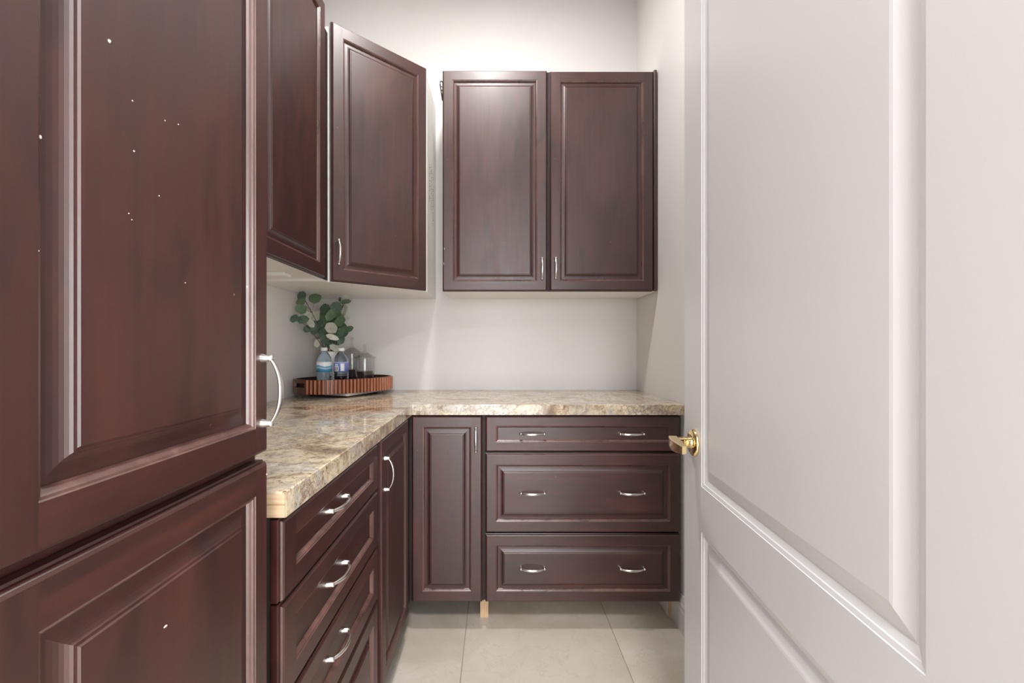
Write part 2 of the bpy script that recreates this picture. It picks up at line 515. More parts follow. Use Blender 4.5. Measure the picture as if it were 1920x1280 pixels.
def handle_mesh(vertical):
    mb = MB()
    hl = 0.048
    for s in (-1, 1):
        mb.lathe([(0.0072, 0.0), (0.0072, -0.002), (0.0056, -0.007), (0.0050, -0.013), (0.0040, -0.0165), (0.0, -0.0170)], 14, center=(s*hl, 0, 0), axis='y')
    pts, rad = [], []
    for k in range(21):
        t = -1 + 2*k/20
        pts.append((t*(hl+0.001), -(0.0115 + 0.0165*(1-abs(t)**2.4)), 0))
        rad.append(0.0030 + 0.0022*(1-t*t))
    mb.tube(pts, rad, 10, up=(0, -1, 0), flat=0.62)
    if vertical:
        mb.v = [(z, y, x) for (x, y, z) in mb.v]
        mb.f = [f[::-1] for f in mb.f]
    return mb.mesh('handle', [M_NICKEL])
H_V, H_H = handle_mesh(True), handle_mesh(False)

def front(parent, name, loc, rotz, W, H, style='raised', sx=0.045, sz=0.045, handles=(), grain='v', label=None):
    """a door or drawer front with its panel and pulls. loc is world of back lower left corner"""
    base = Vector(parent.location)
    d = link(name, make_frame(W, H, sx, sz), parent, Vector(loc)-base, rotz)
    if label: d['label'] = label
    link('panel', make_panel(W, H, sx, sz, style, 0 if grain == 'v' else 1), d)
    for (hx, hz, o) in handles:
        y = -DT
        if sx < hx < W-sx and sz < hz < H-sz: y = -0.0190 if style == 'raised' else -0.0112
        h = link('handle', H_V if o == 'v' else H_H, d, (hx, y+0.0002, hz))
        h['label'] = 'brushed nickel bow handle'
    return d

R90 = math.pi/2

def carcass(mb, x0, y0, z0, x1, y1, z1, t=0.016):
    mb.box(x0, y0, z0, x1, y1, z1)

# ---- tall pantry cabinet, left foreground
tc = tag(empty('tall_cabinet', (-0.66, 0.48, 0)), 'tall dark brown wooden pantry cabinet with two stacked doors, closest on the left', 'cabinet')
m = MB(); m.box(XL+0.003, 0.290, 0.105, FX-DT-0.002, 0.674, 2.474)
m.box(XL+0.003, 0.290, 0.0, FX-0.09, 0.674, 0.105)
b = build(m, 'body', M_WV, tc, -Vector(tc.location))
TSX = 0.036
TY0, TY1 = 0.2977, 0.6725
d = front(tc, 'door', (FX-DT, TY0, 1.000), R90, TY1-TY0, 1.474, sx=TSX, sz=0.042, handles=((TY1-TY0-0.020, 0.095, 'v'),), label='upper raised-panel door with bow handle')
d2 = front(tc, 'door', (FX-DT, TY0, 0.110), R90, TY1-TY0, 0.879, sx=TSX, sz=0.044, handles=(), label='lower raised-panel door')
# bare chips knocked out of the finish
def chip(door, u, z, r, asp=1.0, seed=1, y=-0.0190):
    rd = random.Random(seed); mb = MB()
    n = 9; top = []; bot = []
    for k in range(n):
        a = 2*math.pi*k/n; rr = r*rd.uniform(0.6, 1.15)
        x, zz = math.cos(a)*rr, math.sin(a)*rr*asp
        bot.append(mb.vert((x, 0.0003, zz))); top.append(mb.vert((x*0.85, -0.0005, zz*0.85)))
    for k in range(n):
        k2 = (k+1) % n; mb.face((bot[k], bot[k2], top[k2], top[k]))
    mb.face(top)
    o = build(mb, 'paint_chip', M_CHIP, door, (u, y, z)); o['label'] = 'pale chip in the finish'
def on_tall(px, py):
    D = -FX*FPX/(930-px); return D-TY0, CAMH-(py-650)*D/FPX
for (px, py, r, asp, sd) in ((207, 77, 0.0021, 0.9, 1), (253, 283, 0.0008, 1.5, 2), (311, 226, 0.0007, 1, 3), (336, 233, 0.0008, 1, 4),
                             (250, 189, 0.0007, 1, 5), (243, 400, 0.0007, 1, 6), (249, 412, 0.0008, 0.8, 7), (300, 367, 0.0007, 1, 8), (349, 530, 0.0007, 1, 10)):
    u, z = on_tall(px, py); chip(d, u, z-1.000, r, asp, sd)
for (px, py, r, asp, sd) in ((312, 1174, 0.0030, 0.45, 11),):
    u, z = on_tall(px, py); chip(d2, u, z-0.110, r, asp, sd)
for (px, py, r, sd) in ((500, 889, 0.0014, 12),):
    u, z = on_tall(px, py); chip(d2, u, z-0.110, r, 1.0, sd, -DT)
for (px, py, r, asp, sd) in ((78, 257, 0.0009, 1.9, 13), (74, 470, 0.0009, 0.8, 14)):
    u, z = on_tall(px, py); chip(d, u, z-1.000, r, asp, sd, -0.0190)

# ---- left drawer cabinet under the worktop
dc = tag(empty('drawer_cabinet', (-0.66, 1.01, 0)), 'dark brown base cabinet with four stacked drawers beside the tall cabinet', 'cabinet')
DY0, DY1 = 0.7165, 1.2960
m = MB(); m.box(XL+0.003, 0.7185, 0.110, FX-DT-0.002, 1.318, 0.882)
for y0 in (0.7185, 1.302): m.box(XL+0.06, y0, 0, FX-0.095, y0+0.016, 0.110)
build(m, 'body', [M_DARK], dc, -Vector(dc.location))
for z0, z1, st, hz in ((0.744, 0.879, 'flat', 0.073), (0.579, 0.740, 'flat', 0.085), (0.423, 0.575, 'flat', 0.085), (0.114, 0.419, 'raised', 0.16)):
    front(dc, 'drawer', (FX-DT, DY0, z0), R90, DY1-DY0, z1-z0, st, 0.048, 0.040 if st == 'flat' else 0.045, (((DY1-DY0)/2-0.035, hz, 'h'),), 'h')

# ---- left base cabinet with one door, next to the corner
bc = tag(empty('base_cabinet', (-0.66, 1.56, 0)), 'dark brown base cabinet with one tall door, left of the inner corner', 'cabinet')
m = MB(); m.box(XL+0.003, 1.3185, 0.110, FX-DT-0.002, 1.824, 0.882)
for y0 in (1.3185, 1.808): m.box(XL+0.06, y0, 0, FX-0.095, y0+0.016, 0.110)
build(m, 'body', [M_DARK], bc, -Vector(bc.location))
front(bc, 'door', (FX-DT, 1.3400, 0.112), R90, 0.407, 0.766, 'raised', 0.048, 0.045, ((0.030, 0.655, 'v'),))
m = MB(); m.box(FX-DT-0.002, 1.757, 0.112, FX-0.012, 1.824, 0.880); build(m, 'filler_strip', [M_DARK], bc, -Vector(bc.location))

# ---- back: narrow corner base cabinet
nc = tag(empty('base_cabinet', (-0.21, 2.1, 0)), 'narrow dark brown base cabinet with one slim door, left of the wide drawers', 'cabinet')
m = MB(); m.box(FX-0.004, FY+DT+0.002, 0.114, -0.0505, YB-0.003, 0.882)
m.box(FX-DT-0.002, FY+DT+0.002, 0.114, FX-0.004, FY+0.12, 0.882)
build(m, 'body', [M_DARK], nc, -Vector(nc.location))
m = MB(); m.box(-0.0675, 1.901, 0, -0.0505, YB-0.06, 0.114); build(m, 'leg_panel', [M_RAWV], nc, -Vector(nc.location))
front(nc, 'door', (-0.3445, FY+DT, 0.117), 0, 0.2885, 0.7615, 'raised', 0.045, 0.045, ((0.2885-0.0255, 0.665, 'v'),))

# ---- back: wide three drawer cabinet
wc = tag(empty('drawer_cabinet', (0.355, 2.1, 0)), 'wide dark brown base cabinet with three drawers and paired handles on the back wall', 'cabinet')
m = MB(); m.box(-0.0500, FY+DT+0.0005, 0.116, 0.752, FY+DT+0.0018, 0.881); build(m, 'face_edge', [M_DARK], wc, -Vector(wc.location))
m = MB(); m.box(-0.0500, FY+DT+0.002, 0.114, 0.758, YB-0.003, 0.882)
m.box(0.741, 1.90, 0.0, 0.7575, YB-0.05, 0.114)
build(m, 'body', [M_BOX], wc, -Vector(wc.location))
m = MB(); m.box(-0.0500, 1.901, 0, -0.0330, YB-0.06, 0.114); build(m, 'leg_panel', [M_RAWV], wc, -Vector(wc.location))
m = MB(); m.box(0.7405, 1.8985, 0.0005, 0.7580, 1.902, 0.1138)
build(m, 'leg_panel', [M_RAWV], wc, -Vector(wc.location))
X0, X1 = -0.0435, 0.7535
for z0, z1, st, sz in ((0.731, 0.878, 'flat', 0.040), (0.401, 0.7255, 'raised', 0.046), (0.117, 0.3955, 'raised', 0.045)):
    h = z1-z0
    hz = h*0.5 if st == 'flat' else h*0.5+0.002
    front(wc, 'drawer', (X0, FY+DT, z0), 0, X1-X0, h, st, 0.043, sz, ((0.193, hz, 'h'), (0.598, hz, 'h')), 'h')

# ---- left wall cabinet (two doors)
uz0, uz1 = 1.422, 2.474
UX = -0.655
lw = tag(empty('wall_cabinet', (-0.81, 1.23, uz0)), 'dark brown wall cabinet on the left wall between tall cabinet and corner cabinet', 'cabinet')
m = MB()
m.box(XL+0.003, 0.715, uz0+0.010, UX-DT-0.002, 1.785, 2.420)
m.box(XL+0.003, 1.769, uz0, UX-DT-0.002, 1.785, uz0+0.010); m.box(XL+0.003, 0.715, uz0, UX-DT-0.002, 0.731, uz0+0.010)
build(m, 'body', [M_BOX], lw, -Vector(lw.location))
m = MB(); m.box(UX-DT-0.002, 0.716, uz0+0.003, UX-DT-0.0006, 1.776, 2.418); build(m, 'face_edge', [M_DARK], lw, -Vector(lw.location))
m = MB(); m.box(XL+0.004, 1.60, uz0-0.004, UX-0.11, 1.655, uz0+0.010, 0, 0.002); build(m, 'bottom_cleat', [M_BOX], lw, -Vector(lw.location))
front(lw, 'door', (UX-DT, 0.722, uz0+0.002), R90, 0.484, uz1-uz0, 'raised', 0.047, 0.05, ((0.45, 0.1, 'v'),))
front(lw, 'door', (UX-DT, 1.212, uz0+0.002), R90, 0.489, uz1-uz0, 'raised', 0.052, 0.05)

# ---- diagonal corner wall cabinet
cw = tag(empty('corner_wall_cabinet', (-0.75, 2.2, uz0)), 'dark brown diagonal corner wall cabinet with a single door above the plant', 'cabinet')
poly = [(XL+0.003, YB-0.003), (XL+0.003, 1.787), (-0.678, 1.787), (-0.328, 2.104), (-0.328, YB-0.003)]
m = MB()
lo = [m.vert((x, y, uz0)) for x, y in poly]; hi = [m.vert((x, y, uz1-0.022)) for x, y in poly]
m.face(lo[::-1]); m.face(hi)
for k in range(5):
    k2 = (k+1) % 5; m.face((lo[k], lo[k2], hi[k2], hi[k]))
m.f = [f[::-1] for f in m.f]
build(m, 'body', [M_BOX], cw, -Vector(cw.location))
A = Vector((-0.678, 1.787, 0)); B = Vector((-0.328, 2.104, 0))
dirv = (B-A).normalized(); ang = math.atan2(dirv.y, dirv.x); nrm = Vector((dirv.y, -dirv.x, 0))
wdoor = (B-A).length - 0.020
p = A + dirv*0.006 + nrm*0.003
front(cw, 'door', (p.x, p.y, uz0+0.002), ang, wdoor, uz1-uz0-0.008, 'raised', 0.047, 0.05, ((0.024, 0.118, 'v'),))
# pencilled handwriting running down the cabinet's pale side
rd = random.Random(5); m = MB()
for ln in range(3):
    y = 2.190 + ln*0.056; z = 2.075 - (0.0, -0.030, 0.01)[ln]; zend = (1.875, 1.845, 1.795)[ln]
    prev = None
    while z > zend:
        if rd.random() < 0.13: z -= 0.012; prev = None; continue
        n = rd.randint(3, 5)
        for k in range(n):
            q = (y + rd.uniform(-0.017, 0.017), z)
            if prev is not None:
                dy, dz = q[0]-prev[0], q[1]-prev[1]; L = math.hypot(dy, dz) or 1
                ny, nz = -dz/L*0.0011, dy/L*0.0011
                m.quad((-0.3277, prev[0]+ny, prev[1]+nz), (-0.3277, prev[0]-ny, prev[1]-nz), (-0.3277, q[0]-ny, q[1]-nz), (-0.3277, q[0]+ny, q[1]+nz))
            prev = q; z -= 0.0042
        z -= 0.001
o = build(m, 'handwriting', [M_INK], cw, -Vector(cw.location)); o['kind'] = 'stuff'; o['label'] = 'faint pencilled handwriting on the side'

# ---- back wall cabinet with two doors
kw = tag(empty('wall_cabinet', (0.25, 2.26, uz0)), 'wide dark brown wall cabinet with two doors on the back wall', 'cabinet')
UY = 2.090
m = MB(); m.box(-0.250, UY+DT+0.003, uz0, 0.7600, YB-0.003, uz1-0.004)
build(m, 'body', [M_BOX], kw, -Vector(kw.location))
m = MB(); m.box(-0.2495, UY+DT+0.0005, uz0+0.001, 0.744, UY+DT+0.0028, uz1-0.006); build(m, 'face_edge', [M_DARK], kw, -Vector(kw.location))
d = front(kw, 'door', (-0.2530, UY+DT, uz0+0.001), 0, 0.4945, 1.044, 'raised', 0.047, 0.046, ((0.4945-0.025, 0.105, 'v'),))
for (u, z, r, asp, sd) in ((0.010, 0.20, 0.0022, 3.0, 31), (0.006, 0.13, 0.0018, 4.0, 32)):
    chip(d, u, z, r, asp, sd, -DT)
d = front(kw, 'door', (0.2545, UY+DT, uz0+0.003), 0, 0.490, 1.038, 'raised', 0.047, 0.046, ((0.026, 0.105, 'v'),))
m = MB(); m.box(0.7475, UY+0.004, uz0+0.003, 0.7625, UY+DT+0.0025, uz1-0.002, 0, 0.003); build(m, 'filler_strip', [M_WV], kw, -Vector(kw.location))

# ---- worktop: one continuous L
WT = tag(empty('worktop', (-0.6, 2.1, ZT-0.042)), 'L-shaped brown and cream granite-look worktop with a glossy top', 'worktop')
CX, CY, CE = -0.341, 1.800, 0.7195
def worktop_mesh():
    mb = MB()
    zt, zb = ZT, ZT-0.042
    # L outline split in two flat quads with chamfered front edge
    c = 0.0018
    outer = [(XL+0.002, CE), (CX, CE), (CX, CY), (XR-0.002, CY), (XR-0.002, YB-0.002), (XL+0.002, YB-0.002)]
    inner = [(XL+0.002, CE), (CX-c, CE), (CX-c, CY+c), (XR-0.002, CY+c), (XR-0.002, YB-0.002), (XL+0.002, YB-0.002)]
    t = [mb.vert((x, y, zt)) for x, y in inner]
    a = [mb.vert((x, y, zt-c)) for x, y in outer]
    b = [mb.vert((x, y, zb)) for x, y in outer]
    k1 = mb.vert((XL+0.002, CY+c, zt)); k2 = mb.vert((XL+0.002, CY, zb))
    mb.face((t[0], t[1], t[2], k1)); mb.face((k1, t[2], t[3], t[4], t[5]))
    mb.face((b[0], k2, b[2], b[1])); mb.face((k2, b[5], b[4], b[3], b[2]))
    for k in range(6):
        q = (k+1) % 6
        mb.face((a[k], a[q], t[q], t[k])); mb.face((b[k], b[q], a[q], a[k]))
    return mb
build(worktop_mesh(), 'laminate_slab', [M_GRANITE], WT, -Vector(WT.location))
m = MB(); m.box(XL+0.003, CE-0.003, ZT-0.0205, CX-0.0008, CE+0.0005, ZT-0.0045)
o = build(m, 'core_board', [M_RAW], WT, -Vector(WT.location)); o['label'] = 'bare wood core at the cut end'
m = MB(); m.box(XL+0.003, CE-0.0032, ZT-0.0415, CX-0.0008, CE+0.0005, ZT-0.0212)
o = build(m, 'core_board', [M_RAW], WT, -Vector(WT.location)); o['label'] = 'bare wood core at the cut end'

# ------------------------------------------------------------------ door leaf (open, right foreground)
DW, DH, DTH = 0.760, 2.40, 0.035
fe = Vector((0.4465, 1.05)); he = Vector((0.378, 0.293))
dv = (he-fe).normalized(); dang = math.atan2(dv.y, dv.x)
mb = MB()
PX0, PX1 = 0.109, 0.6536
PZ = ((0.22, 0.758), (0.855, 2.29))
zb = 0.008
xs_ = [0, PX0, PX1, DW]
zz = [0, PZ[0][0], PZ[0][1], PZ[1][0], PZ[1][1], DH]
e = 0.002
mb.quad((e, 0, 0), (PX0, 0, 0), (PX0, 0, DH-e), (e, 0, DH-e)); mb.quad((PX1, 0, 0), (DW-e, 0, 0), (DW-e, 0, DH-e), (PX1, 0, DH-e))
for z0, z1 in ((0, PZ[0][0]), (PZ[0][1], PZ[1][0]), (PZ[1][1], DH-e)):
    mb.quad((PX0, 0, z0), (PX1, 0, z0), (PX1, 0, z1), (PX0, 0, z1))
# edges, back
mb.quad((0, e, 0), (e, 0, 0), (e, 0, DH-e), (0, e, DH-e)); mb.quad((DW-e, 0, 0), (DW, e, 0), (DW, e, DH-e), (DW-e, 0, DH-e))
mb.quad((0, e, 0), (0, e, DH-e), (0, DTH, DH-e), (0, DTH, 0)); mb.quad((DW, e, 0), (DW, DTH, 0), (DW, DTH, DH-e), (DW, e, DH-e))
mb.quad((0, DTH, 0), (0, DTH, DH-e), (DW, DTH, DH-e), (DW, DTH, 0))
mb.quad((0, e, DH-e), (DW, e, DH-e), (DW, DTH, DH-e), (0, DTH, DH-e)); mb.quad((0, e, 0), (0, DTH, 0), (DW, DTH, 0), (DW, e, 0))
mb.quad((e, 0, DH-e), (DW-e, 0, DH-e), (DW, e, DH-e), (0, e, DH-e))
# sticking of both openings
for z0, z1 in PZ:
    loft(mb, PX0, z0, PX1, z1, [(0.0, 0.0), (0.0008, 0.0010), (0.0070, 0.0022), (0.0082, 0.0036), (0.0140, 0.0062), (0.0165, 0.0075)])
door = tag(build(mb, 'door_1', [M_DOOR], None, (fe.x, fe.y, zb), dang), 'open white panelled interior door with a brass lever on the right', kind='structure')
for z0, z1 in PZ:
    pb = MB()
    R = [(0.0160, 0.0076), (0.0190, 0.0074), (0.0330, 0.0034), (0.0390, 0.0014), (0.0430, 0.0008)]
    loft(pb, PX0, z0, PX1, z1, R)
    pb.quad(*ring_pts(PX0, z0, PX1, z1, R[-1][0], R[-1][1]))
    build(pb, 'door_panel', [M_DOOR], door)
# brass lever: rosette, neck, blade pointing to the hinge
LX, LZ = 0.070, 0.948-zb
pb = MB(); pb.lathe([(0.0, 0.0), (0.0295, 0.0), (0.0300, -0.003), (0.0285, -0.0065), (0.0250, -0.0085), (0.0120, -0.0090), (0.0, -0.0090)], 40, center=(0, 0, 0), axis='y')
o = build(pb, 'rosette', [M_BRASS], door, (LX, 0, LZ)); o['label'] = 'round brass rose'
pb = MB()
pb.lathe([(0.0135, -0.008), (0.0128, -0.012), (0.0122, -0.024), (0.0128, -0.0245), (0.0128, -0.0255), (0.0118, -0.026), (0.0112, -0.044), (0.0, -0.0445)], 28, axis='y')
# blade: tapered bar swept toward the hinge, with an oblique outer face
sec = []
for k in range(9):
    t = k/8
    x = -0.012 + 0.086*t
    yo = -0.062 + 0.012*t + 0.010*(1-t)**3
    yi = -0.036 - 0.006*t
    zt_ = 0.0120 - 0.0045*t; zl = -0.0120 + 0.0020*t - 0.006*math.sin(math.pi*min(1, t*1.1))*0.4
    sec.append([(x, yi, zl+0.002), (x, yo, zl), (x, yo-0.0006, zl+0.002), (x, yo-0.0006, zt_-0.002), (x, yo, zt_), (x, yi, zt_)])
rows = [[pb.vert(q) for q in s] for s in sec]
for i in range(8):
    for k in range(6):
        k2 = (k+1) % 6
        pb.face((rows[i][k], rows[i][k2], rows[i+1][k2], rows[i+1][k]), 0, False)
pb.face(rows[0][::-1]); pb.face(rows[-1])
o = build(pb, 'lever', [M_BRASS], door, (LX, 0, LZ)); o['label'] = 'polished brass lever'

# ------------------------------------------------------------------ pantry ceiling lamp (recessed ring around the light)
cl = tag(empty('ceiling_lamp', (-0.05, 1.42, ZC)), 'round white recessed ceiling lamp above the pantry floor', 'lamp')
m = MB(); m.lathe([(0.085, 0.0), (0.110, 0.0), (0.112, -0.006), (0.106, -0.012), (0.088, -0.014), (0.085, -0.010), (0.085, 0.0)], 40); build(m, 'trim_ring', [M_TRIM], cl)
m = MB(); m.lathe([(0.0, -0.003), (0.084, -0.003)], 40); 
t_ = NT('lamp_lens'); t_.set(color=(0.9, 0.88, 0.84), rough=0.4); t_.p.inputs['Emission Color'].default_value = (1, 0.95, 0.88, 1); t_.p.inputs['Emission Strength'].default_value = 6.0
build(m, 'lens', [t_.m], cl)

# ------------------------------------------------------------------ still life on the worktop
BZ = ZT
# square pale board, corner towards the viewer
bd = tag(empty('serving_board', (-0.760, 2.224, BZ), math.radians(-22.4)), 'pale square board under the fluted wooden tray', 'board')
m = MB(); m.box(-0.134, -0.134, 0.006, 0.134, 0.134, 0.019, 0, 0.0015); build(m, 'board_slab', [M_BOARD], bd)
for sx in (-1, 1):
    for sy in (-1, 1):
        m = MB(); m.lathe([(0.0, 0.0), (0.012, 0.0), (0.012, 0.0062), (0.0, 0.0062)], 14, center=(sx*0.105, sy*0.105, 0)); build(m, 'foot', [M_FELT], bd)

# oval fluted tray across the corner
TZ = BZ+0.0192
tr = tag(empty('serving_tray', (-0.748, 2.196, TZ), math.radians(45)), 'oval reddish-brown fluted wooden tray in the worktop corner', 'tray')
TA, TB, TH = 0.237, 0.150, 0.066
def oval(t, a, b):
    n = 2.25
    c, s = math.cos(t), math.sin(t)
    return (math.copysign(abs(c)**(2/n), c)*a, math.copysign(abs(s)**(2/n), s)*b)
m = MB(); n = 72
lo = [m.vert((*oval(2*math.pi*k/n, TA-0.004, TB-0.004), 0.0)) for k in range(n)]
hi = [m.vert((*oval(2*math.pi*k/n, TA-0.004, TB-0.004), 0.007)) for k in range(n)]
m.face(lo[::-1]); m.face(hi)
for k in range(n): m.face((lo[k], lo[(k+1) % n], hi[(k+1) % n], hi[k]))
build(m, 'base', [M_TRAYIN], tr)
# wall with hand slots at both ends
m = MB(); n = 144
def slot(t):   # true inside the hand slots
    c = math.cos(t); s = math.sin(t)
    return abs(s) < 0.36
zs = [0.003, 0.030, 0.050, TH]
for k in range(n):
    t0, t1 = 2*math.pi*k/n, 2*math.pi*(k+1)/n
    sl = slot((t0+t1)/2)
    o0, o1 = oval(t0, TA, TB), oval(t1, TA, TB); i0, i1 = oval(t0, TA-0.009, TB-0.009), oval(t1, TA-0.009, TB-0.009)
    for j in range(3):
        if sl and j == 1: 
            m.quad((*o0, zs[1]), (*o1, zs[1]), (*i1, zs[1]), (*i0, zs[1])); m.quad((*o0, zs[2]), (*i0, zs[2]), (*i1, zs[2]), (*o1, zs[2])); continue
        m.quad((*o0, zs[j]), (*o1, zs[j]), (*o1, zs[j+1]), (*o0, zs[j+1]), 0)
        m.quad((*i0, zs[j]), (*i0, zs[j+1]), (*i1, zs[j+1]), (*i1, zs[j]), 1)
        if sl != slot(t0-math.pi/n) and j == 1: m.quad((*o0, zs[1]), (*i0, zs[1]), (*i0, zs[2]), (*o0, zs[2]))
        if sl != slot(t1+math.pi/n) and j == 1: m.quad((*o1, zs[1]), (*i1, zs[1]), (*i1, zs[2]), (*o1, zs[2]))
    m.quad((*o0, TH), (*o1, TH), (*i1, TH), (*i0, TH), 0)
    m.quad((*o0, zs[0]), (*i0, zs[0]), (*i1, zs[0]), (*o1, zs[0]), 0)
build(m, 'wall_band', [M_TRAY, M_TRAYIN], tr)
# half-round flutes applied round the wall: each one a piece
fl = MB(); prof = [(-0.0050, 0.001), (-0.0046, -0.0050), (-0.0022, -0.0080), (0.0022, -0.0080), (0.0046, -0.0050), (0.0050, 0.001)]
a_ = [fl.vert((x, y, 0.0015)) for x, y in prof]; b_ = [fl.vert((x, y, TH-0.0015)) for x, y in prof]
for k in range(5): fl.face((a_[k], a_[k+1], b_[k+1], b_[k]), 0, False)
fl.face(a_[::-1]); fl.face(b_)
flute_me = fl.mesh('flute', [M_RIB])
# equal arc-length spacing
NS = 1440; ptsO = [oval(2*math.pi*k/NS, TA, TB) for k in range(NS+1)]
acc = [0.0]
for k in range(NS): acc.append(acc[-1]+math.hypot(ptsO[k+1][0]-ptsO[k][0], ptsO[k+1][1]-ptsO[k][1]))
NF = 72
j = 0
for q in range(NF):
    target = acc[-1]*(q+0.5)/NF
    while acc[j+1] < target: j += 1
    x, y = ptsO[j]; tx, ty = ptsO[(j+1) % NS][0]-x, ptsO[(j+1) % NS][1]-y
    if slot(2*math.pi*j/NS): continue
    link('flute', flute_me, tr, (x, y, 0), math.atan2(ty, tx))

TF = TZ+0.0072   # tray floor
# water bottles
def bottle(D, px, label, first, h=0.205, tint=None):
    x = (px-930)*D/FPX
    b = tag(empty('water_bottle', (x, D, TF)), label, 'bottle', 'water bottles on the tray')
    r = 0.0345; k = h/0.205
    pr = [(0.0, 0.004), (0.020, 0.001), (0.031, 0.002), (r, 0.008)]
    z = 0.012
    while z < 0.080:
        pr += [(r, z), (r-0.0018, z+0.005), (r, z+0.010)]; z += 0.0125
    pr += [(r-0.0007, 0.088), (r-0.0007, 0.138), (r, 0.142), (r-0.001, 0.147), (0.030, 0.160), (0.0215, 0.174), (0.0145, 0.184), (0.0128, 0.188), (0.0128, 0.194), (0.0, 0.194)]
    m = MB(); m.lathe([(a, c*k) for a, c in pr], 40); build(m, 'bottle_body', [M_WATER], b)
    m = MB(); m.lathe([(0.0, 0.1895*k), (0.0152, 0.1895*k), (0.0155, 0.192*k), (0.0153, h-0.002), (0.0140, h), (0.0, h)], 32); build(m, 'cap', [M_CAP], b)
    # label sleeve
    t = NT('label_print'); t.set(rough=0.35)
    tc_ = t.node('ShaderNodeTexCoord'); sp = t.node('ShaderNodeSeparateXYZ'); t.l.new(tc_.outputs['Object'], sp.inputs[0])
    mr = t.node('ShaderNodeMapRange'); mr.inputs['From Min'].default_value = 0.089*k; mr.inputs['From Max'].default_value = 0.137*k
    if first:
        # white top with a wave running into blue, two white lines
        sn = t.node('ShaderNodeMath', operation='SINE'); mu = t.node('ShaderNodeMath', operation='MULTIPLY'); mu.inputs[1].default_value = 95
        t.l.new(sp.outputs['X'], mu.inputs[0]); t.l.new(mu.outputs[0], sn.inputs[0])
        m2 = t.node('ShaderNodeMath', operation='MULTIPLY_ADD'); m2.inputs[1].default_value = 0.0035
        t.l.new(sn.outputs[0], m2.inputs[0]); t.l.new(sp.outputs['Z'], m2.inputs[2]); t.l.new(m2.outputs[0], mr.inputs['Value'])
        c = t.ramp(mr.outputs[0], [(0.0, (0.05, 0.25, 0.45)), (0.30, (0.10, 0.42, 0.62)), (0.42, (0.75, 0.85, 0.9)), (0.48, (0.10, 0.36, 0.58)), (0.60, (0.16, 0.45, 0.62)), (0.64, (0.85, 0.88, 0.9)), (1.0, (0.86, 0.88, 0.9))])
    else:
        t.l.new(sp.outputs['Z'], mr.inputs['Value'])
        c = t.ramp(mr.outputs[0], [(0.0, (0.16, 0.22, 0.55)), (0.9, (0.20, 0.27, 0.62)), (1.0, (0.6, 0.65, 0.85))])
    t.l.new(c, t.p.inputs['Base Color'])
    m = MB(); m.lathe([(r-0.0005, 0.089*k), (r+0.0002, 0.0895*k), (r+0.0002, 0.1365*k), (r-0.0005, 0.137*k)], 40); lb = build(m, 'label_sleeve', [t.m], b)
    if not first:
        # two pale print panels with dark rows
        def patch(a0, a1, z0, z1, mat, rr):
            mm = MB(); n = 8; lo_ = []; hi_ = []
            for q in range(n+1):
                a = math.radians(a0+(a1-a0)*q/n); lo_.append(mm.vert((math.cos(a)*rr, math.sin(a)*rr, z0*k))); hi_.append(mm.vert((math.cos(a)*rr, math.sin(a)*rr, z1*k)))
            for q in range(n): mm.face((lo_[q], lo_[q+1], hi_[q+1], hi_[q]))
            return build(mm, 'label_print', [mat], lb)
        patch(228, 268, 0.093, 0.118, M_CAP, r+0.0005); patch(283, 312, 0.094, 0.130, M_CAP, r+0.0005)
        for q in range(3): patch(231+q*12, 237+q*12, 0.096, 0.114, M_INK, r+0.0008)
        patch(236, 262, 0.121, 0.127, M_CAP, r+0.0005)
    return b
bottle(2.125, 608, 'water bottle with white and blue wave label, left of the pair', True)
bottle(2.150, 640, 'water bottle with purple-blue label, right of the pair', False, 0.203)

# glass apothecary jars
def jar(D, px, label, R, H, fill):
    x = (px-930)*D/FPX
    j = tag(empty('glass_jar', (x, D, TF)), label, 'jar', 'lidded glass jars on the tray')
    w = 0.0022
    outer = [(0.0, 0.0), (R*0.72, 0.0), (R*0.74, 0.003), (R*0.5, 0.008), (R*0.22, 0.016), (R*0.22, 0.024), (R*0.55, 0.034), (R*0.80, 0.052), (R*0.95, 0.075), (R, 0.10), (R, H*0.66), (R*1.02, H*0.69)]
    inner = [(R*1.02-w, H*0.69), (R-w, H*0.66), (R-w, 0.10), (R*0.95-w, 0.076), (R*0.80-w, 0.055), (R*0.5, 0.038), (0.0, 0.034)]
    m = MB(); m.lathe(outer+inner, 40); build(m, 'jar_body', [M_GLASS], j)
    f = [(0.0, 0.0345), (R*0.5-0.001, 0.0388), (R*0.80-w-0.0006, 0.0555), (R*0.88-w-0.0006, fill), (0.0, fill+0.002)]
    m = MB(); m.lathe(f, 32, smooth=False); build(m, 'filling', [M_BEANS], j)
    z0 = H*0.69+0.0005
    lid_o = [(R*1.16, z0), (R*1.18, z0+0.003), (R*1.0, z0+0.008), (R*0.62, z0+0.018), (R*0.28, z0+0.030), (0.0065, z0+0.040), (0.0058, H-0.019), (0.0085, H-0.014), (0.0098, H-0.008), (0.0075, H-0.002), (0.0, H)]
    lid_i = [(0.0, z0+0.026), (R*0.26, z0+0.025), (R*0.60, z0+0.0145), (R*0.97, z0+0.005), (R*1.12, z0), (R*1.16, z0)]
    m = MB(); m.lathe(lid_i[::-1][:0] + lid_o, 40); m.lathe(lid_i, 40); build(m, 'lid', [M_GLASS], j)
jar(2.185, 684, 'shorter lidded glass jar of dark filling, right on the tray', 0.0470, 0.221, 0.088)
jar(2.315, 660, 'taller lidded glass jar behind, beside the plant', 0.0420, 0.258, 0.088)

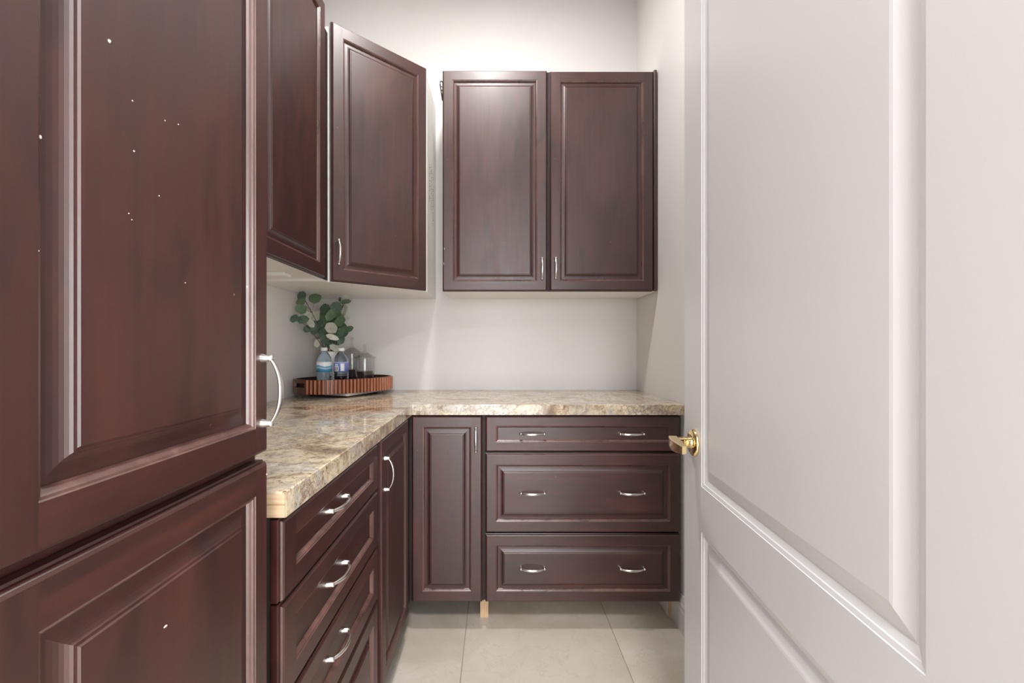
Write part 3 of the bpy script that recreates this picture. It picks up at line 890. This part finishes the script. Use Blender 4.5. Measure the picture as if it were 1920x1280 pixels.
# eucalyptus in a white pot
PD = 2.235; PXp = (619-930)*PD/FPX
pl = tag(empty('potted_eucalyptus', (PXp, PD, TF)), 'green eucalyptus sprigs in a small white pot on the tray', 'plant')
po = Vector(pl.location)
m = MB(); m.lathe([(0.0, 0.0), (0.030, 0.0), (0.033, 0.004), (0.046, 0.176), (0.047, 0.186), (0.0435, 0.186), (0.042, 0.176), (0.030, 0.170), (0.0, 0.170)], 36)
build(m, 'pot', [M_CERAMIC], pl)
m = MB(); m.lathe([(0.0415, 0.1705), (0.02, 0.176), (0.0, 0.178)], 20); build(m, 'soil', [M_SOIL], pl)
def leaf_mesh(L, W, fold, curl, mat):
    mb = MB(); n = 6; rows = []
    for i in range(n+1):
        t = i/n
        w = W*0.5*math.sqrt(max(0.0, 1-(2*t-1)**2))**0.85
        z = curl*math.sin(math.pi*t)*L
        row = []
        for s in (-1, -0.5, 0, 0.5, 1):
            row.append(mb.vert((s*w, t*L, z + abs(s)*w*fold)))
        rows.append(row)
    for i in range(n):
        for k in range(4):
            mb.face((rows[i][k], rows[i][k+1], rows[i+1][k+1], rows[i+1][k]), 0, True)
    me = mb.mesh('leaf', [mat]); return me
LEAVES = [  # u, v in a 5.565x crop at (530,530); width, height there; roll; tone; depth
    (205,140,95,100,10,'d',2.09),(200,195,105,85,-20,'g',2.06),(340,165,115,110,5,'g',2.11),(200,275,110,95,15,'g',2.05),
    (120,372,105,72,75,'d',2.04),(215,385,118,75,80,'d',2.05),(360,345,90,105,-15,'p',2.15),(295,420,60,110,-40,'p',2.12),
    (345,450,85,105,20,'d',2.17),(265,480,95,65,70,'d',2.12),(440,270,115,105,40,'d',2.20),(555,255,110,105,-30,'d',2.22),
    (505,335,85,140,35,'g',2.16),(465,385,90,130,0,'g',2.19),(600,405,100,120,30,'g',2.17),(655,385,50,120,55,'p',2.22),
    (665,150,85,70,30,'p',2.26),(660,200,45,105,80,'g',2.25),(598,175,30,50,-20,'d',2.27),(690,485,110,62,75,'g',2.18),
    (505,472,150,105,90,'p',2.13),(425,530,85,115,10,'d',2.16),(445,595,80,110,-10,'d',2.15),(520,567,50,125,-70,'p',2.12),
    (615,510,60,125,40,'d',2.15),(608,592,75,95,10,'d',2.19),(560,605,80,90,-30,'d',2.23),(645,535,50,100,50,'d',2.20),
    (362,630,55,90,20,'p',2.18),(548,682,60,120,-60,'p',2.19),(400,490,70,95,15,'d',2.21),(632,300,95,140,10,'p',2.30),
    (480,520,70,95,25,'g',2.20),(410,420,75,95,-25,'d',2.20),(575,330,80,105,-15,'g',2.21),(470,450,80,100,40,'d',2.22),
    (565,530,75,100,-35,'d',2.20),(495,640,60,85,15,'d',2.21),(330,500,70,85,30,'d',2.19),(640,455,75,90,-40,'g',2.21),(420,340,80,95,15,'g',2.22),(535,400,80,110,20,'d',2.23),
    (280,325,95,90,-10,'p',2.16),(550,440,80,100,-10,'d',2.22),(380,570,50,85,-30,'p',2.22),(520,300,80,110,10,'d',2.25),
]
rd = random.Random(11)
# stems: fans from the pot to groups of leaves
groups = [[0,1,2,3],[4,5,7,9],[42,6,8,33],[10,12,13,40],[11,45,14,34],[15,31,39],[16,17,18],[19,27,24],[20,21,22,30,32],[23,25,26,36,37],[28,44,38],[29],[43,35,41]]
def leafpos(i):
    u, v, w, h, ro, tn, D = LEAVES[i]
    return at(530+u/5.565, 530+v/5.565, D)
for gi, gidx in enumerate(groups):
    tip = sum((leafpos(i) for i in gidx), Vector())/len(gidx)
    a = Vector((rd.uniform(-0.014, 0.014), rd.uniform(-0.014, 0.014), 0.172))
    bpt = tip - po
    mid = a*0.45 + bpt*0.55; mid.z += 0.02; mid += Vector((rd.uniform(-.01,.01), rd.uniform(-.01,.01), 0))
    pts = []
    for k in range(9):
        t = k/8; pts.append(a*(1-t)**2 + mid*2*t*(1-t) + bpt*t*t)
    m = MB(); m.tube(pts, [0.0022-0.0011*k/8 for k in range(9)], 6)
    for i in gidx:
        q = leafpos(i)-po
        m.tube([pts[6], pts[6]*0.4+q*0.6+Vector((0, 0, 0.004)), q], [0.0011, 0.0009, 0.0007], 5)
    st = build(m, 'stem', [M_STEM], pl)
    for i in gidx:
        u, v, w, h, ro, tn, D = LEAVES[i]
        if w > h and abs(ro) > 45: w, h = h, w
        L = 1.12*h/5.565*D/FPX; W = 1.12*w/5.565*D/FPX
        me = leaf_mesh(L, W, rd.uniform(0.05, 0.28), rd.uniform(-0.08, 0.10), {'g': M_LEAF, 'd': M_LEAFD, 'p': M_LEAFP}[tn])
        o = link('leaf', me, st)
        # leaf plane roughly faces the room, rolled and tilted at random
        R_ = Matrix.Rotation(rd.uniform(-0.35, 0.35), 3, 'Z') @ Matrix.Rotation(math.pi/2 + rd.uniform(-0.45, 0.25), 3, 'X') @ Matrix.Rotation(math.radians(-ro), 3, 'Z')
        c = leafpos(i) - po
        o.rotation_euler = R_.to_euler()
        o.location = c - R_ @ Vector((0, L/2, 0))

# black wire hook on the side of the back wall cabinet
hk = MB()
loop = [(-0.2555, 2.13, 2.43), (-0.262, 2.128, 2.437), (-0.268, 2.126, 2.432), (-0.2685, 2.126, 2.42), (-0.264, 2.127, 2.39), (-0.2575, 2.13, 2.345)]
hk.tube(loop, [0.0030]*6, 8)
hk.tube([(-0.2665, 2.126, 2.412), (-0.256, 2.13, 2.407)], [0.0019]*2, 6); hk.tube([(-0.2655, 2.1262, 2.398), (-0.256, 2.13, 2.388)], [0.0019]*2, 6)
hk.tube([(-0.2645, 2.1265, 2.382), (-0.2565, 2.13, 2.372)], [0.0019]*2, 6)
hk.tube([(-0.2555, 2.13, 2.432), (-0.2560, 2.13, 2.345)], [0.0028]*2, 8)
tag(build(hk, 'wire_hook', [M_BLACK]), 'small black wire hook at the left edge of the back wall cabinet', 'hook')
